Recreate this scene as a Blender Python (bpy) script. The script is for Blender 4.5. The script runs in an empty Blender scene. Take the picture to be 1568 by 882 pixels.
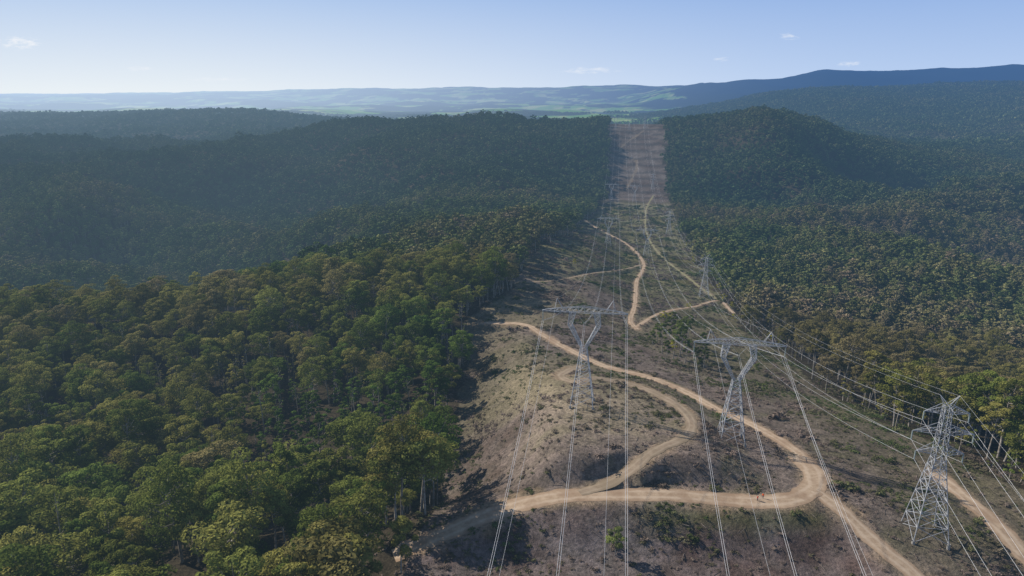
import bpy, math, random, numpy as np
from mathutils import Vector, Matrix
R=np.random.RandomState(7); random.seed(7)
CAMZ=120.0
COLS=[-1.4,-.8,-.5,-.38,-.25,-.08,.03,.11,.17,.25,.38,.44,.52,.62,.8,1.4]
ROWS={
120:[-150,-142,-134,-130,-126,-121,-119,-118,-118,-118,-118,-117,-118,-119,-123,-135],
180:[-150,-142,-134,-130,-126,-119,-116,-115,-115,-115,-116,-116,-117,-118,-121,-135],
230:[-152,-143,-136,-132,-128,-122,-118,-116,-117,-119,-120,-121,-122,-125,-132,-150],
300:[-156,-146,-138,-134,-131,-127,-124,-124,-127,-131,-136,-139,-143,-150,-160,-180],
400:[-166,-144,-138,-135,-134,-132,-134,-138,-144,-150,-158,-163,-170,-178,-190,-205],
550:[-215,-197,-187,-172,-148,-142,-148,-156,-167,-175,-188,-194,-200,-207,-215,-225],
750:[-255,-250,-245,-236,-208,-160,-158,-170,-190,-200,-213,-218,-222,-228,-232,-235],
1000:[-265,-258,-252,-244,-228,-205,-195,-200,-216,-222,-232,-236,-240,-242,-243,-245],
1300:[-235,-215,-208,-212,-222,-225,-225,-228,-234,-238,-245,-247,-248,-250,-250,-250],
1600:[-215,-204,-198,-200,-205,-212,-222,-234,-240,-242,-245,-248,-250,-252,-252,-252],
1900:[-195,-184,-180,-178,-168,-165,-170,-185,-205,-205,-185,-205,-238,-252,-252,-252],
2200:[-190,-180,-178,-176,-142,-122,-120,-130,-148,-135,-82,-105,-165,-240,-252,-252],
2450:[-200,-198,-194,-188,-128,-108,-106,-108,-113,-112,-96,-125,-180,-245,-252,-252],
2900:[-240,-235,-235,-220,-170,-140,-140,-140,-145,-150,-170,-210,-235,-248,-250,-250],
3600:[-220,-215,-215,-205,-200,-200,-200,-200,-210,-220,-230,-235,-240,-245,-240,-230],
4500:[-165,-170,-162,-132,-190,-230,-240,-250,-250,-250,-220,-200,-190,-180,-150,-100],
7000:[-250,-250,-250,-250,-250,-250,-250,-250,-250,-170,-40,-15,0,15,60,100],
9000:[-260,-260,-260,-260,-260,-260,-260,-260,-250,-200,-100,-80,-60,-40,0,50],
13000:[-230,-230,-230,-230,-225,-220,-210,-200,-160,60,185,325,330,345,430,500],
20000:[-100,-100,-90,-30,20,70,80,100,110,130,200,200,200,200,200,200],
30000:[-200]*16, 45000:[-200]*16}
RY=np.array(sorted(ROWS)); TB=np.array([ROWS[k] for k in sorted(ROWS)],float)+CAMZ
def pchip(x,Y,xi):
    h=np.diff(x); d=np.diff(Y,axis=0)/h[:,None]; m=np.zeros_like(Y)
    for i in range(1,len(x)-1):
        w1=2*h[i]+h[i-1]; w2=h[i]+2*h[i-1]
        with np.errstate(all='ignore'):
            mm=(w1+w2)/(w1/d[i-1]+w2/d[i])
        m[i]=np.where(d[i-1]*d[i]>0,mm,0)
    m[0]=d[0];m[-1]=d[-1]
    k=np.clip(np.searchsorted(x,xi)-1,0,len(x)-2); t=((xi-x[k])/h[k])[:,None]; H=h[k][:,None]
    return (2*t**3-3*t**2+1)*Y[k]+(t**3-2*t**2+t)*H*m[k]+(-2*t**3+3*t**2)*Y[k+1]+(t**3-t**2)*H*m[k+1]
LY=np.linspace(math.log(120),math.log(45000),900); LA=np.linspace(-1.4,1.4,561)
G=pchip(np.log(RY),TB,LY); G=pchip(np.array(COLS),np.ascontiguousarray(G.T),LA).T
def vnoise(x,y,s=0):
    xi=np.floor(x).astype(np.int64); yi=np.floor(y).astype(np.int64); fx=x-xi; fy=y-yi
    fx=fx*fx*fx*(fx*(fx*6-15)+10); fy=fy*fy*fy*(fy*(fy*6-15)+10)
    def h(a,b):
        n=(a*374761393+b*668265263+s*1442695041)&0x7fffffff
        n=((n^(n>>13))*1274126177)&0x7fffffff
        return ((n^(n>>16))&0xffff)/65535.0
    return (h(xi,yi)*(1-fx)+h(xi+1,yi)*fx)*(1-fy)+(h(xi,yi+1)*(1-fx)+h(xi+1,yi+1)*fx)*fy
def fbm(x,y,o=4,s=0):
    r=0;a=.5;t=0
    for i in range(o):
        r=r+a*(vnoise(x,y,s+i*7)-.5)*2; t+=a; a*=.5; x=x*2.03+11.3; y=y*1.97-5.1
    return r/t
def sst(a,b,x):
    t=np.clip((x-a)/(b-a),0,1); return t*t*(3-2*t)
def base(x,y):
    x=np.asarray(x,float); y=np.asarray(y,float)
    ye=np.clip(y,120,44000); a=np.clip(x/ye,-1.399,1.399)
    gy=(np.log(ye)-LY[0])/(LY[1]-LY[0]); ga=(a-LA[0])/(LA[1]-LA[0])
    i=np.clip(gy.astype(int),0,898); j=np.clip(ga.astype(int),0,559); fy=gy-i; fa=ga-j
    z=G[i,j]*(1-fy)*(1-fa)+G[i+1,j]*fy*(1-fa)+G[i,j+1]*(1-fy)*fa+G[i+1,j+1]*fy*fa
    z=z+1.6*fbm(x/45,y/45,4,3)
    # gully along the left edge of the easement, and the knoll the near pylon stands on
    z=z-15*(1-sst(-26,14,x+4*fbm(x/30,y/30,2,8)))*sst(176,212,y)*(1-sst(330,430,y))
    z=z+6*sst(-4,18,x)*(1-sst(60,84,x))*sst(184,194,y)*(1-sst(255,320,y))
    z=z-6*(1-sst(158,175,y+2*fbm(x/20,y/20,2,4)))*sst(-30,-5,x)*(1-sst(80,105,x))
    axis=np.abs(x-(50+.155*y)); off=sst(60,400,axis)
    am=off*sst(450,1100,y)*(1-sst(3500,5000,y))*(1-.45*sst(1900,2300,y))
    z=z+am*(74*(-np.abs(fbm(x/520,y/520,3,9))*2+.40)+16*fbm(x/160,y/160,2,19))
    z=z+sst(3000,6000,y)*(60*fbm(x/1400,y/1400,4,5)*(1+sst(9000,14000,y)*.5)+30*(1-2*np.abs(fbm(x/900,y/1500,2,15)))*sst(5500,7500,y)*(1-sst(14000,19000,y)))
    return z
p=math.radians(15.9)
roads={
'main':(3.5,[(-33,165),(-28,167),(-16,171),(1,177),(19,180),(36,180),(53,180),(70,178),(82,179),(92,186),(96,198),(96,208)]),
'main2':(2.2,[(96,200),(97,213),(91,232),(82,252),(73,276),(59,296),(43,310),(29,337),(17,363),(6,390),(-17,400)]),
'br2':(2.7,[(91,184),(96,173),(100,160),(104,151),(108,130),(112,90)]),
'loop':(2.1,[(20,181),(35,188),(48,199),(59,210),(64,226),(62,241),(54,256),(45,264),(34,264),(25,257),(21,272),(31,300)]),
'right':(2.9,[(140,204),(140,187),(141,173),(141,163),(143,130),(145,90)]),
'mid':(2.0,[(82,429),(84,466),(100,538),(126,674),(160,818),(166,978),(138,1098),(130,1228)]),
'midl':(1.5,[(157,806),(96,675),(48,574),(16,530)]),
'm6':(1.6,[(84,443),(116,517),(158,577),(195,625),(195,578)]),
'pale':(1.4,[(197,633),(198,735),(200,913),(227,1151),(284,1451),(336,1644)]),
'far':(1.3,[(282,1702),(350,1963),(320,2079),(431,2326)])}
def smooth(pts,n=8):
    P=np.array(pts,float); P=np.vstack([2*P[0]-P[1],P,2*P[-1]-P[-2]]); o=[]
    for i in range(1,len(P)-2):
        for t in np.arange(n)/n:
            o.append(.5*((2*P[i])+(P[i+1]-P[i-1])*t+(2*P[i-1]-5*P[i]+4*P[i+1]-P[i+2])*t*t+(-P[i-1]+3*P[i]-3*P[i+1]+P[i+2])*t**3))
    o.append(P[-2]); return np.array(o)
RD={}
for k,(hw,pts) in roads.items():
    c=smooth(pts); z=base(c[:,0],c[:,1]); 
    for _ in range(12): z[1:-1]=(z[:-2]+z[1:-1]*2+z[2:])/4
    RD[k]=(hw,c,z)
def near_road(x,y,maxd=14):
    D=np.full(x.shape,1e9); Z=np.zeros(x.shape)
    for hw,c,z in RD.values():
        m=(x>c[:,0].min()-maxd)&(x<c[:,0].max()+maxd)&(y>c[:,1].min()-maxd)&(y<c[:,1].max()+maxd)
        idx=np.nonzero(m)[0]
        if len(idx)==0: continue
        X=x[idx];Y=y[idx];bd=np.full(len(idx),1e9);bz=np.zeros(len(idx))
        for i in range(len(c)-1):
            ax,ay=c[i];bx,by=c[i+1];dx=bx-ax;dy=by-ay
            t=np.clip(((X-ax)*dx+(Y-ay)*dy)/(dx*dx+dy*dy+1e-9),0,1)
            d=np.hypot(X-ax-t*dx,Y-ay-t*dy)-hw
            w=d<bd; bd[w]=d[w]; bz[w]=(z[i]+t*(z[i+1]-z[i]))[w]
        w=bd<D[idx]; D[idx[w]]=bd[w]; Z[idx[w]]=bz[w]
    return D,Z
def ground(x,y):
    x=np.atleast_1d(np.asarray(x,float)); y=np.atleast_1d(np.asarray(y,float)); s=x.shape
    x=x.ravel();y=y.ravel(); z=base(x,y); D,Z=near_road(x,y)
    w=1-sst(1.2,4.6,D); return (z*(1-w)+Z*w).reshape(s),D.reshape(s)
EL=np.array([(-400,-60),(120,-34),(150,-32),(180,-27),(250,-24),(300,-25),(400,-26),(470,-5),(640,16),(750,42),(900,80),(1120,112),(1500,200),(2400,330),(3200,430),(9000,1300)],float)
ER=np.array([(-400,190),(150,178),(200,164),(270,159),(400,168),(640,200),(1120,285),(1500,345),(2400,515),(3200,640),(9000,1500)],float)
def edges(y): return np.interp(y,EL[:,0],EL[:,1]),np.interp(y,ER[:,0],ER[:,1])
def forestmask(x,y):
    l,r=edges(y); n=fbm(x/22,y/22,3,21)*np.clip(3+y*.006,3,16); n2=(fbm(x/30,y/30,3,25))*np.clip(9+y*.01,9,18)
    inside=(x>l+n)&(x<r+n2)
    far=sst(5000,6200,y); a=x/np.maximum(y,1)
    dens=fbm(x/700,y/700,4,33)
    rightside=(a>.24+.05*dens)
    f=np.where(inside,0.,1.)
    fa=np.where(rightside,1.,sst(.05,.15,dens))
    return np.where(y>5600,fa,np.where(y>5000,np.maximum(fa,f*(1-far)),f))
# ---------- materials
def link(nt,a,b): nt.links.new(a,b)
def N(nt,t,**k):
    n=nt.nodes.new(t)
    for a,b in k.items(): setattr(n,a,b)
    return n
hg=bpy.data.node_groups.new('painted_haze','ShaderNodeTree')  # haze painted into each material as emission, by distance from the origin; no volume
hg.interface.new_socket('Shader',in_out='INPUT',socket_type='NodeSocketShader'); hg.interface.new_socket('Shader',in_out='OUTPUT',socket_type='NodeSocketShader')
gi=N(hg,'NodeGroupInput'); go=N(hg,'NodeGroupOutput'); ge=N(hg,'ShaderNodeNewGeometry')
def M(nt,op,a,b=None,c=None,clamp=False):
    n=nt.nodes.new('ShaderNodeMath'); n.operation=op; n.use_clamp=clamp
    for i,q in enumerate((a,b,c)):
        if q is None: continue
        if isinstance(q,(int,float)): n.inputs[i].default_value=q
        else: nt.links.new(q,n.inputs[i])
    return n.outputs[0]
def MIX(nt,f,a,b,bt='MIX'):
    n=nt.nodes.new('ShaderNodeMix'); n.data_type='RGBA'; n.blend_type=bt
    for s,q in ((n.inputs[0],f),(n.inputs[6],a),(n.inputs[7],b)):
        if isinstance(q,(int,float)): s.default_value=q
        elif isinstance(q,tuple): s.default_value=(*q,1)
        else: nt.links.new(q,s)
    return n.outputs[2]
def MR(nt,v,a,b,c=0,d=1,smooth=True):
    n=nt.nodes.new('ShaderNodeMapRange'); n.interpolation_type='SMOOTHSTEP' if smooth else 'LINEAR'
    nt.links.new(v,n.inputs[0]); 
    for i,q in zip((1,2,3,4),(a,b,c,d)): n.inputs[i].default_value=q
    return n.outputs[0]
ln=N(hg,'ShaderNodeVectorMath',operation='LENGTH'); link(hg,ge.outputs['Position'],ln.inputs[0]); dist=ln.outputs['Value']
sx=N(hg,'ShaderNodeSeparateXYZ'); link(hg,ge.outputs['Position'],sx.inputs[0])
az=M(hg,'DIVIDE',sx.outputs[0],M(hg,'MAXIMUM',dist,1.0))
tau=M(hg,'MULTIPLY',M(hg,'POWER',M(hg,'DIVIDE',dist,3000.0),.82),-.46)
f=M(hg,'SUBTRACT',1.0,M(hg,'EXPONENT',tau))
cfar=MIX(hg,MR(hg,az,-.5,.45),(.52,.67,.88),(.072,.165,.37))  # sun glare painted into the haze colour: brighter left, darker right
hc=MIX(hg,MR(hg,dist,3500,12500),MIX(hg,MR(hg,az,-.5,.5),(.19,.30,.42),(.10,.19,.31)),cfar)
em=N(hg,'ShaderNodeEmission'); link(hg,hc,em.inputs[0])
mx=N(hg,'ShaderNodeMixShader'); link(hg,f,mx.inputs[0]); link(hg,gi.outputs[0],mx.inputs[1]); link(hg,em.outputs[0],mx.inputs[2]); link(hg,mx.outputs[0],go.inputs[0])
def newmat(name):
    m=bpy.data.materials.new(name); m.use_nodes=True; nt=m.node_tree; nt.nodes.remove(nt.nodes['Principled BSDF'])
    m.cycles.emission_sampling='NONE'; return m,nt,nt.nodes['Material Output']
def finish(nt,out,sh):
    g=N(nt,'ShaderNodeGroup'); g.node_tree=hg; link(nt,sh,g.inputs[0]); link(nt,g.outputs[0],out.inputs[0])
def noise(nt,scale,detail=4,rough=.6,vec=None):
    n=N(nt,'ShaderNodeTexNoise'); n.inputs['Scale'].default_value=scale; n.inputs['Detail'].default_value=detail; n.inputs['Roughness'].default_value=rough
    if vec is None:
        g=N(nt,'ShaderNodeNewGeometry'); vec=g.outputs['Position']
    link(nt,vec,n.inputs['Vector']); return n.outputs[0]
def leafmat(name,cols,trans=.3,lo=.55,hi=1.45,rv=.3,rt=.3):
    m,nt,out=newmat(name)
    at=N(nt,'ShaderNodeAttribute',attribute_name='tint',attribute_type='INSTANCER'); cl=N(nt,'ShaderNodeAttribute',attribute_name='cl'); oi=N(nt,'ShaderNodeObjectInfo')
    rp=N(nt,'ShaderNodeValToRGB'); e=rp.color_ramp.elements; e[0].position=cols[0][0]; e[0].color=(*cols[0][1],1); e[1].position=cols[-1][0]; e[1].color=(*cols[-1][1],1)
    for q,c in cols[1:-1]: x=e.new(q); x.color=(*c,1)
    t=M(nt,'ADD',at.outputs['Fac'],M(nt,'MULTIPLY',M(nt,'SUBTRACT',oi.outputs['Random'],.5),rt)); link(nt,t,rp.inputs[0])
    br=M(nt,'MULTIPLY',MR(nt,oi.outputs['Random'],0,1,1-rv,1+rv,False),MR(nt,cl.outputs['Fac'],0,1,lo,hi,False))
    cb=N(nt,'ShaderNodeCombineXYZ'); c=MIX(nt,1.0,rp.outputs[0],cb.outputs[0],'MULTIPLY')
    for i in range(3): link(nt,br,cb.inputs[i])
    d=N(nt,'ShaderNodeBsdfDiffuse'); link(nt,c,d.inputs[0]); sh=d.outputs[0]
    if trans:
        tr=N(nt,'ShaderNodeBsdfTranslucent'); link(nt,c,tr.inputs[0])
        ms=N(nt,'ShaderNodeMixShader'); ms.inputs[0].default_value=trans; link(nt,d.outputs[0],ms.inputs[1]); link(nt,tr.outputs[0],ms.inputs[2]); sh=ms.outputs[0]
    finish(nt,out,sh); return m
def simplemat(name,a,b,scale,rough=.9,metal=0.,spec=.1):
    m,nt,out=newmat(name); c=MIX(nt,MR(nt,noise(nt,scale),.35,.65),a,b)
    b_=N(nt,'ShaderNodeBsdfPrincipled'); link(nt,c,b_.inputs[0]); b_.inputs['Roughness'].default_value=rough; b_.inputs['Metallic'].default_value=metal; b_.inputs['Specular IOR Level'].default_value=spec
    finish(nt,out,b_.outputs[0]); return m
lc=[(0,(.115,.175,.036)),(.3,(.175,.195,.046)),(.6,(.235,.210,.060)),(1,(.205,.165,.085))]
leaf=leafmat('eucalypt_leaves',lc)
leaf_mid=leafmat('eucalypt_leaves_mid',[(0,(.080,.120,.040)),(.4,(.135,.155,.052)),(.7,(.180,.165,.068)),(1,(.175,.135,.085))],0,.55,1.45,.28,.3)
leaf_far=leafmat('eucalypt_leaves_far',[(0,(.060,.098,.042)),(.5,(.115,.14,.056)),(1,(.165,.145,.075))],0,.65,1.35,.2,.2)
wattle=leafmat('wattle_leaves',[(0,(.42,.37,.05)),(1,(.24,.27,.05))])
bushm=leafmat('heath_leaves',[(0,(.08,.11,.035)),(.4,(.13,.125,.06)),(.7,(.16,.125,.095)),(1,(.21,.16,.13))],0,.7,1.25)
bark=simplemat('eucalypt_bark',(.38,.35,.31),(.20,.17,.14),.8)
deadwood=simplemat('dead_wood',(.25,.21,.18),(.13,.10,.085),.8)
steel=simplemat('galvanised_steel',(.48,.49,.51),(.34,.35,.37),.7,.6,.2,.3)
wirem=simplemat('aluminium_cable',(.75,.75,.76),(.62,.62,.64),.1,.5,.2,.4)
glassm=simplemat('insulator_glass',(.32,.36,.34),(.2,.24,.22),3,.3,0,.5)
concrete=simplemat('concrete',(.4,.38,.35),(.3,.28,.26),2)
# ---------- terrain
def yrows():
    a=list(np.arange(-300,100,10))+list(np.arange(100,450,1.3)); y=a[-1]
    while y<44000: y+=max(1.3,(y-300)*.0095); a.append(y)
    return np.array(a)
Yr=yrows(); s=np.linspace(-1,1,800); t=np.sign(s)*(np.abs(s)*.45+.55*np.abs(s)**2.2)
X=t[None,:]*(np.maximum(Yr,0)[:,None]*1.35+350); Y=np.repeat(Yr[:,None],800,1)
Z,D=ground(X,Y); nr,nc=X.shape; F=forestmask(X,Y)
v=np.stack([X,Y,Z],-1).reshape(-1,3).astype(np.float32)
ii=np.arange(nr-1)[:,None]*nc+np.arange(nc-1)[None]
fc=np.stack([ii,ii+1,ii+nc+1,ii+nc],-1).reshape(-1,4).astype(np.int32)
def fastmesh(name,v,f,nper):
    me=bpy.data.meshes.new(name); me.vertices.add(len(v)); me.vertices.foreach_set('co',np.ascontiguousarray(v,dtype=np.float32).ravel())
    me.loops.add(f.size); me.loops.foreach_set('vertex_index',np.ascontiguousarray(f,dtype=np.int32).ravel())
    me.polygons.add(len(f)); me.polygons.foreach_set('loop_start',np.arange(0,f.size,nper,dtype=np.int32)); 
    me.update(calc_edges=True); me.validate(); return me
me=fastmesh('terrain',v,fc,4); me.shade_smooth()
def lerp(a,b,w): return a*(1-w[...,None])+b*w[...,None]
def C(*c): return np.array(c,float)
n1=fbm(X/18,Y/18,4,41); n2=fbm(X/55,Y/55,3,52); n3=fbm(X/6,Y/6,3,61)
col=np.zeros(X.shape+(3,))+C(.190,.152,.128)
col=lerp(col,C(.125,.125,.065),sst(.1,.45,n1+.3*n3-.1)*.5); col=lerp(col,C(.28,.22,.16),sst(.0,.5,n2+.4*n3)); col=lerp(col,C(.11,.085,.07),sst(.15,.5,-n1-.5*n3)*.6)
q=np.exp(-((X-35)**2/30**2+(Y-250)**2/40**2)); col=lerp(col,C(.34,.275,.195),sst(.1,.9,q+.6*n1)*.75)
g=(1-sst(-12,8,X+8*n1))*sst(170,190,Y)*(1-sst(330,400,Y)); col=lerp(col,C(.12,.095,.08)+.04*n3[...,None],g*.85)  # shade of the gully bank painted into the soil as darker brown
g=sst(95,125,X+n1*20)*(1-sst(520,700,Y)); col=lerp(col,C(.135,.12,.072)+0*col,g*.6)
g=sst(230,270,Y+n1*15+X*.3)*sst(.0,.3,n2+.3); col=lerp(col,C(.14,.132,.07)+0*col,g*.45)
g=sst(500,700,Y)*(1-sst(1500,1700,Y)); col=lerp(col,C(.165,.155,.078)+.09*n1[...,None]*C(1,.85,.5)+.06*n2[...,None],g*.8)
g=sst(1480,1600,Y+n1*60); col=lerp(col,C(.155,.122,.105)+.06*n1[...,None]+.06*n2[...,None],g)
col=lerp(col,C(.06,.05,.045)+0*col,g*sst(.35,.75,np.sin(Y/11+2*n2+X*.02))*.65)
col=lerp(col,C(.150,.117,.106)+.06*n3[...,None]+.06*n1[...,None],(1-sst(168,180,Y+n1*4))*(1-sst(90,105,X)))
g=np.clip(1-np.abs(Y+n1*3-171)/6,0,1)*sst(30,45,X)*(1-sst(85,95,X)); col=lerp(col,C(.13,.135,.05)+0*col,g*.6)
col=lerp(col,C(.31,.235,.165)+.05*n3[...,None],(1-sst(-.5,3.0,D+n3*3+n1*2))*.85)
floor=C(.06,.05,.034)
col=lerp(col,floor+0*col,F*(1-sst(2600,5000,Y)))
fld=sst(4800,5600,Y); fn=fbm(X/230,Y/230,3,71); A_=X/np.maximum(Y,1); fcol=lerp(C(.18,.38,.06)+0*col,C(.46,.52,.20)+0*col,sst(-.1,.4,fn))
notch=np.clip(1-np.abs(A_-.16)/.09,0,1)*(1-sst(12000,16000,Y)); dk=sst(.0,.10,fbm(X/420,Y/600,4,81)+.25*fbm(X/90,Y/120,2,83)-.25*notch)
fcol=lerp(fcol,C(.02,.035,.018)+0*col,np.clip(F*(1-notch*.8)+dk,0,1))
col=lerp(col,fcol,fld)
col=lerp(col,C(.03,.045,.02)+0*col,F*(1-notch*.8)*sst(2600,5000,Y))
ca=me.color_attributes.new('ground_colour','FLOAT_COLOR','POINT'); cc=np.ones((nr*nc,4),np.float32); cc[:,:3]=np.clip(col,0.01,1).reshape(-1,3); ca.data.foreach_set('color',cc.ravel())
m,nt,out=newmat('ground_soil_and_heath'); at=N(nt,'ShaderNodeAttribute',attribute_name='ground_colour')
nn=noise(nt,.9,6,.75); n4=noise(nt,.16,5,.7)
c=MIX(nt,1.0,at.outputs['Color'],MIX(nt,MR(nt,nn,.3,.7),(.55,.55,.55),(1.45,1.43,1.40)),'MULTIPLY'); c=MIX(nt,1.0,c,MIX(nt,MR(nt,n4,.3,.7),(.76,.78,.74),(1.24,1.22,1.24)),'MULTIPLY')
d=N(nt,'ShaderNodeBsdfDiffuse'); link(nt,c,d.inputs[0]); bp=N(nt,'ShaderNodeBump'); bp.inputs['Strength'].default_value=.9; bp.inputs['Distance'].default_value=.7; link(nt,nn,bp.inputs['Height']); link(nt,bp.outputs[0],d.inputs['Normal'])
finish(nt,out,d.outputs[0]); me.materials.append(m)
def addob(name,me,col=None):
    o=bpy.data.objects.new(name,me); (col or bpy.context.scene.collection).objects.link(o); return o
addob('terrain',me)
# ---------- roads
def roadmat(name,a,b,rutc,low):
    m,nt,out=newmat(name); nn=noise(nt,.5,6,.7); at=N(nt,'ShaderNodeAttribute',attribute_name='across')
    rut=MR(nt,M(nt,'ABSOLUTE',M(nt,'SUBTRACT',M(nt,'ABSOLUTE',at.outputs['Fac']),.45)),.05,.25,1,0)
    c=MIX(nt,MR(nt,nn,.3,.7),a,b); c=MIX(nt,M(nt,'MULTIPLY',rut,.55),c,rutc); c=MIX(nt,MR(nt,noise(nt,.12,4),.45,.65,0,.6),c,low)
    edge=M(nt,'MULTIPLY',MR(nt,M(nt,'ABSOLUTE',at.outputs['Fac']),.6,1.0),.55); c=MIX(nt,edge,c,low)
    d=N(nt,'ShaderNodeBsdfDiffuse'); link(nt,c,d.inputs[0]); finish(nt,out,d.outputs[0]); return m
roadm=roadmat('dirt_road',(.34,.24,.16),(.50,.38,.265),(.56,.44,.325),(.30,.20,.13))
trackm=roadmat('dirt_track',(.27,.20,.14),(.36,.28,.20),(.40,.32,.23),(.23,.18,.12))
palem=roadmat('straw_track',(.26,.24,.13),(.33,.30,.17),(.36,.32,.19),(.20,.19,.10))
farm=roadmat('far_track',(.19,.155,.12),(.23,.185,.145),(.24,.20,.16),(.17,.14,.11))
for ri,(k,(hw,cpt,cz)) in enumerate(RD.items()):
    L=np.concatenate([[0],np.cumsum(np.hypot(*np.diff(cpt,axis=0).T))]); n=int(L[-1]/1.2)+2; q=np.linspace(0,L[-1],n)
    x=np.interp(q,L,cpt[:,0]); y=np.interp(q,L,cpt[:,1]); z=np.interp(q,L,cz)
    tx=np.gradient(x);ty=np.gradient(y);l=np.hypot(tx,ty);nx=-ty/l;ny=tx/l
    vs=[];ac=[]
    for j,aa in enumerate(np.linspace(-1,1,7)):
        w=hw*(1+.34*fbm(q/5+j*(abs(aa)==1)*9,q*0+hw,3,5+(aa>0)))*aa
        vs.append(np.stack([x+nx*w,y+ny*w,z+.12+.006*ri-.05*abs(aa)**4-(abs(aa)==1)*.03],-1)); ac.append(np.full(n,aa))
    v=np.stack(vs,1).reshape(-1,3); i=np.arange(n-1)[:,None]*7+np.arange(6)[None]; fq=np.stack([i,i+7,i+8,i+1],-1).reshape(-1,4)
    me=fastmesh('dirt_road',v,fq,4); a=me.attributes.new('across','FLOAT','POINT'); a.data.foreach_set('value',np.stack(ac,1).ravel().astype(np.float32)); me.materials.append({'pale':palem,'far':farm,'loop':trackm,'midl':trackm}.get(k,roadm)); me.shade_smooth(); addob('dirt_road' if hw>2.1 else 'dirt_track',me)
# ---------- mesh builders
class MB:
    def __init__(s): s.v=[];s.f=[];s.m=[];s.c=[];s.n=0
    def add(s,v,f,mat,c=0.5):
        v=np.asarray(v); f=np.asarray(f)
        s.v.append(v); s.f.append(f+s.n); s.m.append(np.full(len(f),mat)); s.c.append(np.full(len(v),c) if np.isscalar(c) else c); s.n+=len(v)
    def tube(s,pts,rad,mat,k=5):
        pts=[np.array(q,float) for q in pts]; vs=[]
        for i,q in enumerate(pts):
            d=pts[min(i+1,len(pts)-1)]-pts[max(i-1,0)]; d/=np.linalg.norm(d)+1e-9
            u=np.cross(d,[0,0,1] if abs(d[2])<.9 else [1,0,0]); u/=np.linalg.norm(u); w=np.cross(d,u)
            for j in range(k):
                a=2*math.pi*j/k; vs.append(q+rad[i]*(math.cos(a)*u+math.sin(a)*w))
        f=[(i*k+j,i*k+(j+1)%k,(i+1)*k+(j+1)%k,(i+1)*k+j) for i in range(len(pts)-1) for j in range(k)]
        s.add(vs,f,mat)
    def leaves(s,cen,rad,n,size,mat,c,rng,shell=.75,down=.25):
        d=rng.normal(size=(n,3)); d/=np.linalg.norm(d,axis=1)[:,None]; d[:,2]=np.where(d[:,2]<-down,-d[:,2],d[:,2])
        r=rng.uniform(shell,1.08,n)[:,None]; P=np.array(cen)+d*r*np.array(rad)
        nr_=d/np.array(rad)*min(rad)+rng.normal(size=(n,3))*.4; nr_/=np.linalg.norm(nr_,axis=1)[:,None]
        u=np.cross(nr_,rng.normal(size=(n,3))); u/=np.linalg.norm(u,axis=1)[:,None]; w=np.cross(nr_,u)
        sz=size*rng.uniform(.6,1.35,n)[:,None]; v=np.stack([P+u*sz,P+w*sz*.6,P-u*sz,P-w*sz*.6],1).reshape(-1,3)
        cl=np.repeat(np.clip(c+rng.normal(size=n)*.15+.35*(d[:,2]-.3),0,1),4)  # lit clump tops painted into leaf tone: upper leaves lighter, lower ones darker
        s.add(v,np.arange(4*n).reshape(-1,4),mat,cl)
    def mesh(s,name,mats):
        v=np.concatenate(s.v);f=np.concatenate(s.f);me=fastmesh(name,v,f,4); me.polygons.foreach_set('material_index',np.concatenate(s.m).astype(np.int32))
        a=me.attributes.new('cl','FLOAT','POINT'); a.data.foreach_set('value',np.concatenate(s.c).astype(np.float32))
        for q in mats: me.materials.append(q)
        return me
def gum(seed,H,CR,nclump,nleaf,lsize,crownbase=.45,k=5,lm=None,slim=0.,name='eucalyptus_tree',trunk=True):
    r=np.random.RandomState(seed); b=MB(); lean=r.normal(size=2)*.05*H
    top=np.array([lean[0],lean[1],H*.86]); fork=top*np.array([.5,.5,0])+np.array([0,0,H*crownbase*.9])
    if trunk: b.tube([(0,0,-1.5),(lean[0]*.2,lean[1]*.2,H*.2),fork,(fork+top)/2+np.append(r.normal(size=2)*.3,0),top],[H*.016,H*.013,H*.010,H*.006,H*.002],0,k)
    ecc=r.uniform(.75,1.0)
    for i in range(nclump):
        t=(i+.5)/nclump; z=H*(crownbase+(1-crownbase)*(.08+.86*t**.8)); prof=math.sqrt(max(0,1-((z/H-crownbase-.35*(1-crownbase))/(.68*(1-crownbase)))**2)) if z/H>crownbase+.35*(1-crownbase) else .65+.35*(z/H-crownbase)/(.35*(1-crownbase))
        a=i*2.4+r.uniform(-.8,.8); rr=CR*prof*r.uniform(.4,1.1)*(.9 if i<nclump-1 else .2)
        cen=np.array([lean[0]*z/H+rr*math.cos(a),lean[1]*z/H+rr*math.sin(a)*ecc,z+r.normal()*.02*H]); cr=CR*r.uniform(.20,.38)*(1-.3*slim)
        if trunk:
            st=fork+(top-fork)*min(.85,max(0,(z-fork[2])/(top[2]-fork[2])-.25)); mid=(st+cen)/2+np.array([0,0,-.04*H]); b.tube([st,mid,cen],[H*.006,H*.004,H*.0015],0,max(3,k-1))
        nl=int(nleaf/nclump*r.uniform(.7,1.3)*(1 if nclump<9 else (cr/(CR*.29))**1.5)); b.leaves(cen,(cr,cr*r.uniform(.8,1.1),cr*r.uniform(.5,.75)),nl,lsize,1,r.uniform(.2,.8),r)
    return b.mesh(name,[bark,lm or leaf])
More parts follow.
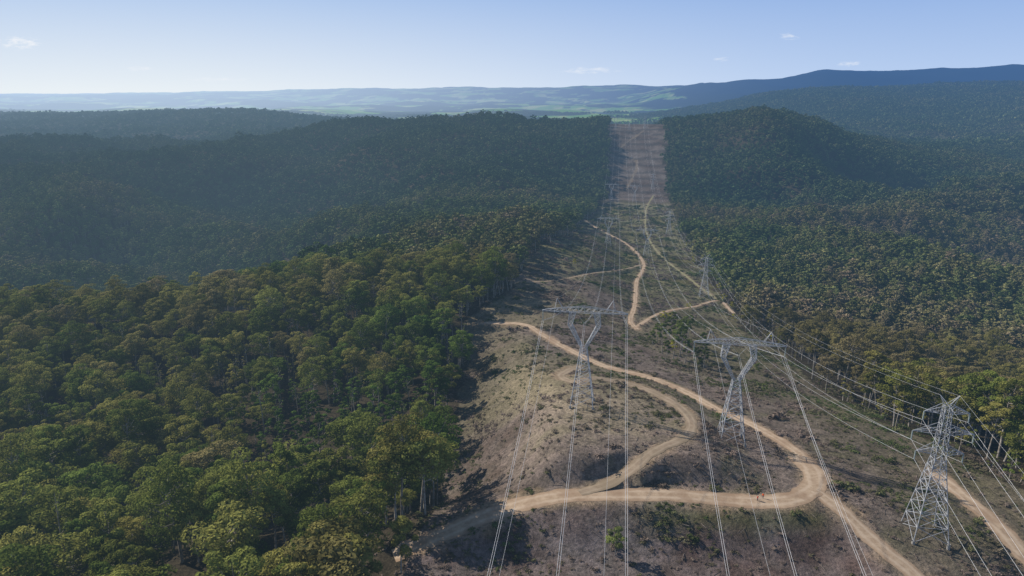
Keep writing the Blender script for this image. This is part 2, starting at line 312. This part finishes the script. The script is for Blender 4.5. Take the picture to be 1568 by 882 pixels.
def dead(seed,H):
    r=np.random.RandomState(seed); b=MB(); b.tube([(0,0,-1),(.2,.1,H*.5),(.1,.5,H)],[.24,.17,.05],0,5)
    for i in range(9):
        z=H*r.uniform(.4,.92); a=r.uniform(0,6.28); l=r.uniform(1.5,4); e=np.array([l*math.cos(a)*.6,l*math.sin(a)*.6,z+l*.9]); s0=np.array([.15,.2,z]); b.tube([s0,(s0+e)/2+np.array([.3,0,-.2]),e],[.09,.06,.03],0,3)
        b.leaves(e,(.9,.9,.7),10,.3,1,.4,r,.3)
    return b.mesh('dead_eucalyptus',[bark,leaf])
def collection(name,meshes):
    c=bpy.data.collections.new(name)
    for i,me in enumerate(meshes): c.objects.link(bpy.data.objects.new('%s_%02d'%(name,i),me))
    return c
def scatter(name,P,S,rot,tint,idx,coll):
    me=bpy.data.meshes.new(name); me.vertices.add(len(P)); me.vertices.foreach_set('co',P.astype(np.float32).ravel())
    def at(n,t,d,k='value'): a=me.attributes.new(n,t,'POINT'); a.data.foreach_set(k,d)
    at('scl','FLOAT_VECTOR',S.astype(np.float32).ravel(),'vector'); r3=np.zeros((len(P),3),np.float32); r3[:,2]=rot; r3[:,0]=R.normal(size=len(P))*.05; r3[:,1]=R.normal(size=len(P))*.05
    at('rot','FLOAT_VECTOR',r3.ravel(),'vector'); at('tint','FLOAT',tint.astype(np.float32)); at('idx','INT',idx.astype(np.int32))
    o=addob(name,me); g=bpy.data.node_groups.new(name,'GeometryNodeTree'); g.interface.new_socket('Geometry',in_out='INPUT',socket_type='NodeSocketGeometry'); g.interface.new_socket('Geometry',in_out='OUTPUT',socket_type='NodeSocketGeometry')
    a=N(g,'NodeGroupInput'); b=N(g,'NodeGroupOutput'); ip=N(g,'GeometryNodeInstanceOnPoints'); ci=N(g,'GeometryNodeCollectionInfo'); ci.inputs['Collection'].default_value=coll; ci.inputs['Separate Children'].default_value=True; ci.inputs['Reset Children'].default_value=True
    def na(n,t): q=N(g,'GeometryNodeInputNamedAttribute',data_type=t); q.inputs[0].default_value=n; return q.outputs['Attribute']
    link(g,a.outputs[0],ip.inputs['Points']); link(g,ci.outputs[0],ip.inputs['Instance']); ip.inputs['Pick Instance'].default_value=True
    link(g,na('idx','INT'),ip.inputs['Instance Index']); link(g,na('rot','FLOAT_VECTOR'),ip.inputs['Rotation']); link(g,na('scl','FLOAT_VECTOR'),ip.inputs['Scale']); link(g,ip.outputs[0],b.inputs[0])
    md=o.modifiers.new('scatter','NODES'); md.node_group=g; return o
tall=[(24,7.0,24),(26,7.6,28),(21,7.8,26),(19,5.4,18),(25,5.6,19),(17,6.4,22)]
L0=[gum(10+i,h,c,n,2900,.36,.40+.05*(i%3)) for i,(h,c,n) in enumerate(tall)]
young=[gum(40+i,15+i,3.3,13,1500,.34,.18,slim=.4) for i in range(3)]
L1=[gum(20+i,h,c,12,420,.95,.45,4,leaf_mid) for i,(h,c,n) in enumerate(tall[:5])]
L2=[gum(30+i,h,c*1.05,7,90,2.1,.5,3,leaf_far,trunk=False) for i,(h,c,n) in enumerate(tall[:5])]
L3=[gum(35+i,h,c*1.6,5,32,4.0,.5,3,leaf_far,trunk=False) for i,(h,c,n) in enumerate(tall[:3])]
C0=collection('gum_near',L0+young+[dead(60,22),dead(61,18)]); C1=collection('gum_mid',L1); C2=collection('gum_far',L2); C3=collection('gum_distant',L3)
def grid(y0,y1,sp,amax,xmin=None):
    ys=np.arange(y0,y1,sp*.9); P=[]
    for y in ys:
        w=max(y,0)*amax+60; xs=np.arange(-w,w,sp); P.append(np.stack([xs,np.full(len(xs),y)],-1))
    P=np.concatenate(P); P+=R.uniform(-.6,.6,P.shape)*sp; return P
def tintf(x,y):
    t=.42+.55*fbm(x/190,y/190,3,91)+.3*fbm(x/30,y/30,2,95)
    t=t+.35*sst(.3,.5,x/np.maximum(y,1))*(1-sst(1200,2200,y)); t=t-.3*np.exp(-((x+70)**2+(y-260)**2)/90**2); return np.clip(t,0,1)
def forest(y0,y1,sp,amax,coll,nidx,name,sc=1.):
    P=grid(y0,y1,sp,amax); x,y=P.T; k=forestmask(x,y)>R.uniform(.2,.8,len(x)); k&=fbm(x/14,y/14,2,77)>-.55
    if nidx==11: k&=R.uniform(0,1,len(x))<.72+.28*sst(220,330,y)
    x=x[k];y=y[k]; z,D=ground(x,y); k=D>4.5; x=x[k];y=y[k];z=z[k]
    n=len(x); S=sc*R.uniform(.55,1.18,n)*(1+.25*fbm(x/60,y/60,2,7))*(1+.25*(1-sst(150,320,y))); SS=np.stack([S*R.uniform(.85,1.2,n),S*R.uniform(.85,1.2,n),S*R.uniform(.85,1.05,n)],-1)
    idx=R.randint(0,nidx,n); tn=np.clip(tintf(x,y)+R.normal(size=n)*.12,0,.9)
    if nidx==11:
        l,r=edges(y); yg=np.exp(-((x+75)**2/70**2+(y-265)**2/60**2)); yg=np.maximum(yg,.75*((x>r-12)&(x<r+14)))>R.uniform(.3,.9,n); idx=np.where(yg,6+R.randint(0,3,n),R.randint(0,6,n)); tn=np.where(yg&(x<0),tn-.25,tn)
        SS*=np.where(yg&(x>0),R.uniform(.45,1.0,n),1.)[:,None]
        dd=np.maximum(np.exp(-((x+110)**2/120**2+(y-350)**2/60**2))*.4,np.exp(-((x-215)**2/40**2+(y-430)**2/80**2))*.35)+.05>R.uniform(0,1,n); idx=np.where(dd,9+R.randint(0,2,n),idx)
    scatter(name,np.stack([x,y,z],-1),SS,R.uniform(0,6.28,n),tn,idx,coll); return n
cnt=[forest(70,520,7.8,.92,C0,11,'eucalyptus_forest'),forest(520,1400,8.6,.85,C1,5,'eucalyptus_forest'),forest(1400,3000,10.4,.8,C2,5,'eucalyptus_forest'),forest(3000,7600,27,.78,C3,3,'eucalyptus_forest',1.25)]
def single(name,mesh,x,y,s,tint):
    z=float(ground(x,y)[0][0]); o=addob(name,mesh); o.location=(x,y,z); o.scale=(s,s,s); o.rotation_euler=(0,0,x+y); return o
LS=leafmat('tree_leaves',[(0,(.14,.165,.05)),(1,(.15,.16,.05))]); 
st1=gum(81,19,3.6,14,1600,.38,.4,lm=LS); st2=gum(82,15,3.2,12,1400,.36,.3,lm=LS); wt=gum(83,6,2.8,10,900,.3,.15,lm=wattle); sm=gum(84,8,3.4,12,1000,.28,.25,lm=LS)
for x,y,s in [(88,353,1),(93,347,.85),(84,362,.9),(98,372,1.),(91,380,.9),(102,391,.95),(95,330,.8),(101,340,.7),(108,402,1),(99,412,.9),(88,395,.8),(80,372,.7),(106,360,.8),(82,345,.75),(94,362,.95),(112,385,.8)]: single('eucalyptus_tree',st1 if s>.87 else st2,x,y,s*1.1,0)
for x,y,s in [(92,372,1.1),(113,491,1.1),(120,500,.8),(240,886,1.4),(232,860,1.2),(205,640,1.1),(200,600,1),(215,690,1.3),(150,560,.9),(182,540,1.1),(255,940,1.5),(262,1010,1.4),(186,470,1.1),(60,640,1)]: single('wattle_tree',wt,x,y,s,0)
single('eucalyptus_tree',sm,28,161,1.05,0); single('eucalyptus_tree',sm,119,300,.6,0); single('eucalyptus_tree',sm,132,345,.8,0)
def bush(seed,n,w):
    r=np.random.RandomState(seed); b=MB()
    for i in range(5):
        a=r.uniform(0,6.28); b.tube([(0,0,-.2),(.3*w*math.cos(a),.3*w*math.sin(a),.3*w)],[.03,.01],0,3); b.leaves((.45*w*math.cos(a),.45*w*math.sin(a),.2*w*r.uniform(.6,1.2)),(.42*w,.42*w,.28*w),n//5,.14*w,1,r.uniform(.2,.8),r,.5)
    return b.mesh('heath_bush',[bark,bushm])
CB=collection('heath_bush',[bush(i,90,1.0) for i in range(4)])
n=90000; y=100*np.exp(R.uniform(0,math.log(15),n)); x=np.interp(y,EL[:,0],EL[:,1])-15+R.uniform(0,1,n)*(np.interp(y,ER[:,0],ER[:,1])-np.interp(y,EL[:,0],EL[:,1])+30)
k=(R.uniform(0,1,n)<.15+1.0*sst(-.1,.5,fbm(x/14,y/14,3,44)))&(R.uniform(0,1,n)<sst(60,300,y)+.35); x=x[k];y=y[k]; z,D=ground(x,y); k=D>.6; x,y,z=x[k],y[k],z[k]; n=len(x)
S=np.exp(R.normal(size=n)*.55)*(.55+.0013*y)*.85; scatter('heath_shrubs',np.stack([x,y,z],-1),np.stack([S,S,S*R.uniform(.5,.9,n)],-1),R.uniform(0,6.28,n),np.clip(.66+.9*fbm(x/25,y/25,2,48)-.15*sst(95,130,x)+R.normal(size=n)*.15,0,1),R.randint(0,4,n),CB)
def log_(seed):
    r=np.random.RandomState(seed); b=MB(); b.tube([(-2.2,0,.05),(0,.25,.1),(2.4,-.1,.05)],[.10,.08,.03],0,5)
    for i in range(3): x0=r.uniform(-1,2); b.tube([(x0,0,.08),(x0+.6,r.choice([-1,1])*.9,.2)],[.04,.012],0,3)
    return b.mesh('fallen_branch',[deadwood])
CL=collection('fallen_branch',[log_(i) for i in range(3)])
n=2000; y=R.uniform(140,420,n); l,r=edges(y); x=l+R.uniform(0,1,n)**1.4*(r-l); z,D=ground(x,y); k=D>1; x,y,z=x[k],y[k],z[k]; n=len(x); S=R.uniform(.3,1.1,n)
scatter('fallen_branches',np.stack([x,y,z],-1),np.stack([S,S,S],-1),R.uniform(0,6.28,n),S*0,R.randint(0,3,n),CL)
# ---------- pylons
class Lat(MB):
    def bar(s,a,b,w=.2,mat=0):
        s.tube([a,b],[w*.54,w*.54],mat,4)
    def panel(s,A,B,n,w,wd):
        A=[np.array(q,float) for q in A];B=[np.array(q,float) for q in B]
        for i in range(4): s.bar(A[i],B[i],w)
        lv=[0]+list(np.cumsum(np.linspace(1.3,.7,n))/np.sum(np.linspace(1.3,.7,n)))
        for a,b in zip(lv[:-1],lv[1:]):
            for i in range(4):
                j=(i+1)%4; p0=A[i]+(B[i]-A[i])*a;p1=A[j]+(B[j]-A[j])*a;q0=A[i]+(B[i]-A[i])*b;q1=A[j]+(B[j]-A[j])*b
                s.bar(p0,q1,wd);s.bar(p1,q0,wd);s.bar(q0,q1,wd)
def sq(cx,cy,z,wx,wy=None):
    wy=wy or wx; return [(cx-wx/2,cy-wy/2,z),(cx+wx/2,cy-wy/2,z),(cx+wx/2,cy+wy/2,z),(cx-wx/2,cy+wy/2,z)]
def insul(b,p,l=3.6):
    n=9
    for i in range(n):
        z=p[2]-l*(i+.5)/n; b.tube([(p[0],p[1],z+.12),(p[0],p[1],z-.12)],[.12,.2],1,6)
    b.bar(p,(p[0],p[1],p[2]-l),.07)
def delta_pylon(H=38.5):
    b=Lat(); wz=H*.57; b.panel(sq(0,0,0,8.2),sq(0,0,wz,2.2),7,.26,.14)
    bz=H*.90
    for sgn in (-1,1):
        b.panel(sq(sgn*.8,0,wz,.7,2.0),sq(sgn*5.0,0,H*.78,1.5,1.8),5,.2,.12); b.panel(sq(sgn*5.0,0,H*.78,1.5,1.8),sq(sgn*4.2,0,bz,2.2,1.8),3,.2,.12)
    n=14; xs=np.linspace(-15,15,n+1)
    def th(x): return 1.9*(1-abs(x)/15)**.7+.25
    for i in range(n):
        a,c=xs[i],xs[i+1]
        for yy in (-.9,.9):
            ka=1-.85*abs(a)/15;kc=1-.85*abs(c)/15
            b.bar((a,yy*ka,bz),(c,yy*kc,bz),.18); b.bar((a,yy*ka,bz+th(a)),(c,yy*kc,bz+th(c)),.18); b.bar((a,yy*ka,bz),(c,yy*kc,bz+th(c)),.11); b.bar((c,yy*kc,bz),(c,yy*kc,bz+th(c)),.11)
        ka=.9*(1-.85*abs(a)/15); kc=.9*(1-.85*abs(c)/15); b.bar((a,-ka,bz),(c,kc,bz),.1); b.bar((a,-ka,bz+th(a)),(c,kc,bz+th(c)),.1)
    for sgn in (-1,1):
        for yy in (-.6,.6): b.bar((sgn*7.5,yy,bz+1),(sgn*9.8,0,H+1.0),.15); b.bar((sgn*10.6,yy*.5,bz+.9),(sgn*9.8,0,H+1.0),.15)
        insul(b,(sgn*14.7,0,bz))
        b.bar((sgn*3.2,0,bz),(0,0,bz-4),.08)
    for q in sq(0,0,0,8.2): b.tube([(q[0],q[1],-2.5),(q[0],q[1],.4)],[.5,.45],2,8)
    me=b.mesh('pylon',[steel,glassm,concrete]); att=[(-14.7,bz-3.6),(0,bz-4),(14.7,bz-3.6)]; gw=[(-9.8,H+1),(9.8,H+1)]
    return me,att,gw
def double_pylon(H=42):
    b=Lat(); wz=H*.56; b.panel(sq(0,0,0,9.0),sq(0,0,wz,2.8),7,.28,.15); b.panel(sq(0,0,wz,2.8),sq(0,0,H*.93,1.7),7,.22,.12); att=[]
    for z,w in ((H*.60,6.0),(H*.74,7.6),(H*.88,5.6)):
        bw=2.8-(z-wz)/(H*.37)*1.1
        for sgn in (-1,1):
            tip=(sgn*w,0,z+.2)
            for yy in (-bw/2,bw/2):
                b.bar((sgn*bw/2,yy,z),tip,.18); b.bar((sgn*bw/2,yy,z+2.4),tip,.18)
                for t_ in (.33,.66):
                    p0=np.array([sgn*bw/2,yy,z]);p1=np.array([sgn*bw/2,yy,z+2.4]);tt=np.array(tip); b.bar(p0+(tt-p0)*t_,p1+(tt-p1)*t_,.1); b.bar(p0+(tt-p0)*(t_-.33),p1+(tt-p1)*t_,.1)
                    q0=p0*np.array([1,-1,1]); b.bar(p0+(tt-p0)*t_,q0+(tt-q0)*t_,.1)
            insul(b,tip,2.6); att.append((sgn*w,z-2.4))
    for sgn in (-1,1):
        for yy in (-.85,.85): b.bar((sgn*.85,yy,H*.93),(sgn*2.4,0,H),.16); b.bar((-sgn*.3,yy,H*.93),(sgn*2.4,0,H),.12)
    for q in sq(0,0,0,9): b.tube([(q[0],q[1],-2.5),(q[0],q[1],.4)],[.5,.45],2,8)
    return b.mesh('pylon_double',[steel,glassm,concrete]),att,[(-2.4,H),(2.4,H)]
dm,datt,dgw=delta_pylon(); tm,tatt,tgw=double_pylon()
yaw=-math.atan(.15)
def gz(x,y): return float(ground(x,y)[0][0])
def wire(b,p,q,sag,r,n=40):
    t=np.linspace(0,1,n); p=np.array(p);q=np.array(q); P=p+(q-p)*t[:,None]; P[:,2]-=4*sag*t*(1-t); b.tube(list(P),[r]*n,0,4)
def run(name,pos,me,att,gw,bundle,sags):
    tops=[]
    for i,(x,y) in enumerate(pos):
        o=addob(name,me); z=gz(x,y); o.location=(x,y,z+.3); o.rotation_euler=(0,0,yaw); tops.append((x,y,z+.3))
    cy,sy=math.cos(yaw),math.sin(yaw)
    b=MB()
    for (A,B,sg) in zip(tops[:-1],tops[1:],sags):
        for dx,dz in att:
            for o in ((-.25,.25) if bundle else (0,)):
                wire(b,(A[0]+(dx+o)*cy,A[1]+(dx+o)*sy,A[2]+dz),(B[0]+(dx+o)*cy,B[1]+(dx+o)*sy,B[2]+dz),sg,.034)
        for dx,dz in gw: wire(b,(A[0]+dx*cy,A[1]+dx*sy,A[2]+dz),(B[0]+dx*cy,B[1]+dx*sy,B[2]+dz),sg*.7,.02)
    addob('power_line_cables',b.mesh('power_line_cables',[wirem]))
run('transmission_tower',[(-34,-165),(25.5,231),(128,905),(224,1560),(340,2330)],dm,datt,dgw,True,[22,30,26,22])
run('transmission_tower',[(17,-165),(76,217),(176,885),(275,1550),(385,2330)],dm,datt,dgw,True,[22,30,26,22])
run('transmission_tower',[(66,-150),(115,167),(185,640),(260,1130),(345,1700),(440,2350)],tm,tatt,tgw,False,[14,20,18,18,16])
# ---------- people on the road
def person(x,y,rz,jacket,name='road_worker'):
    m,nt,out=newmat(name+'_clothes'); tc=N(nt,'ShaderNodeTexCoord'); sp=N(nt,'ShaderNodeSeparateXYZ'); link(nt,tc.outputs['Object'],sp.inputs[0])
    rp=N(nt,'ShaderNodeValToRGB'); rp.color_ramp.interpolation='CONSTANT'; e=rp.color_ramp.elements
    e[0].position=0;e[0].color=(.05,.035,.025,1); e[1].position=.06; e[1].color=(.03,.04,.08,1)
    for q,c in ((.46,jacket),(.765,(.5,.32,.24)),(.875,(.8,.8,.75))): k=e.new(q); k.color=(*c,1)
    link(nt,M(nt,'DIVIDE',sp.outputs[2],2.0),rp.inputs[0])
    hand=M(nt,'MULTIPLY',M(nt,'GREATER_THAN',M(nt,'ABSOLUTE',sp.outputs[0]),.21),M(nt,'LESS_THAN',sp.outputs[2],.86))
    c=MIX(nt,hand,rp.outputs[0],(.5,.32,.24)); d=N(nt,'ShaderNodeBsdfDiffuse'); link(nt,c,d.inputs[0]); finish(nt,out,d.outputs[0])
    V=[];E=[];Rr=[]
    def a(co,r,par=None):
        V.append(co);Rr.append(r); 
        if par is not None: E.append((par,len(V)-1))
        return len(V)-1
    pel=a((0,0,.95),.15); ch=a((0,0,1.2),.15,pel); sh=a((0,0,1.42),.14,ch); nk=a((0,0,1.53),.06,sh); h1=a((0,.01,1.62),.09,nk); h2=a((0,.01,1.73),.10,h1); a((0,.01,1.79),.06,h2); a((0,.11,1.64),.022,h1)
    for s_ in (-1,1):
        hp=a((s_*.10,0,.88),.10,pel); kn=a((s_*.13,.03*s_,.5),.07,hp); an=a((s_*.14,-.02*s_,.09),.045,kn); a((s_*.15,.16,.04),.04,an)
        so=a((s_*.20,0,1.42),.065,sh); eb=a((s_*.27,-.02,1.13),.048,so); wr=a((s_*.27,.12,.90),.032,eb); pm=a((s_*.27,.16,.82),.036,wr)
        for i in range(4): f1=a((s_*(.245+.018*i),.18+.004*i,.77),.010,pm); a((s_*(.245+.018*i),.165,.735+.006*abs(i-1)),.008,f1)
        a((s_*.235,.20,.80),.011,pm)
    me=bpy.data.meshes.new(name); me.from_pydata(V,E,[]); o=addob(name,me); md=o.modifiers.new('skin','SKIN')
    for i,r in enumerate(Rr): me.skin_vertices[0].data[i].radius=(r,r)
    me.skin_vertices[0].data[0].use_root=True
    o.modifiers.new('sub','SUBSURF').levels=2; o.modifiers['sub'].render_levels=2; me.materials.append(m); md.use_smooth_shade=True
    o.location=(x,y,gz(x,y)+.12); o.rotation_euler=(0,0,rz)
person(72.0,178.2,.6,(.85,.06,.02)); person(74.0,179.4,2.5,(.9,.14,.02))
# ---------- camera, light, sky
c=bpy.data.cameras.new('camera'); c.lens=36*1060/1568; c.clip_end=100000; c.clip_start=1
co=addob('camera',c); co.location=(0,0,CAMZ); co.rotation_euler=(math.pi/2-p,0,0); sc=bpy.context.scene; sc.camera=co
sc.view_settings.view_transform='Standard'; sc.view_settings.look='None'
w=bpy.data.worlds.new('World'); sc.world=w; w.use_nodes=True; nt=w.node_tree
sk=N(nt,'ShaderNodeTexSky'); sk.sky_type='NISHITA'; sk.sun_disc=False; sk.dust_density=.2; sk.ozone_density=2.5; sk.air_density=1.0
SD=Vector((-.86,.51,0)).normalized(); el=math.radians(35); S=Vector((SD.x*math.cos(el),SD.y*math.cos(el),math.sin(el)))
sk.sun_elevation=el; sk.sun_rotation=math.atan2(S.x,S.y)
tc=N(nt,'ShaderNodeTexCoord'); sp=N(nt,'ShaderNodeSeparateXYZ'); link(nt,tc.outputs['Generated'],sp.inputs[0])
yy=M(nt,'MAXIMUM',sp.outputs[1],.01); A=M(nt,'DIVIDE',sp.outputs[0],yy); B=M(nt,'DIVIDE',sp.outputs[2],yy)
cv=N(nt,'ShaderNodeCombineXYZ'); link(nt,M(nt,'MULTIPLY',A,60),cv.inputs[0]); link(nt,M(nt,'MULTIPLY',B,220),cv.inputs[1])
nz=noise(nt,1,5,.65,cv.outputs[0]); tot=None
for a0,b0,ww,hh,s_ in [(-.671,.063,.04,.011,1),(-.512,.0295,.022,.005,.5),(.109,.027,.05,.006,.6),(.377,.071,.018,.006,.6),(.463,.036,.02,.005,.8),(.287,.042,.015,.004,.5),(-.41,.015,.06,.004,.4)]:
    r=M(nt,'ADD',M(nt,'POWER',M(nt,'ABSOLUTE',M(nt,'DIVIDE',M(nt,'SUBTRACT',A,a0),ww)),2.0),M(nt,'POWER',M(nt,'ABSOLUTE',M(nt,'DIVIDE',M(nt,'SUBTRACT',B,b0),hh)),2.0))
    k=M(nt,'MULTIPLY',M(nt,'ADD',M(nt,'SUBTRACT',1.0,r),M(nt,'MULTIPLY',M(nt,'SUBTRACT',nz,.58),5.0)),s_*.7,clamp=True); k=M(nt,'MULTIPLY',k,MR(nt,r,0,1.2,1,0)); tot=k if tot is None else M(nt,'MAXIMUM',tot,k)
el_=sp.outputs[2]; azs=sp.outputs[0]
horiz=MIX(nt,MR(nt,azs,-.55,.6),(8.2,8.8,9.2),(5.0,6.4,8.8)); up=MIX(nt,MR(nt,azs,-.55,.6),(4.5,6.0,8.5),(2.9,4.5,7.8))
lowsky=MIX(nt,MR(nt,el_,.0,.12,smooth=False),horiz,up)
skc=MIX(nt,MR(nt,el_,.10,.45),lowsky,sk.outputs[0])
sky=MIX(nt,tot,skc,(8.9,9.1,9.5))
link(nt,sky,nt.nodes['Background'].inputs[0]); nt.nodes['Background'].inputs[1].default_value=.1
L=bpy.data.lights.new('sun','SUN'); L.energy=5; L.angle=math.radians(.5); L.color=(1,.93,.82)
lo=addob('sun',L); lo.rotation_euler=S.to_track_quat('Z','Y').to_euler(); lo.location=(0,0,500)
print(cnt)
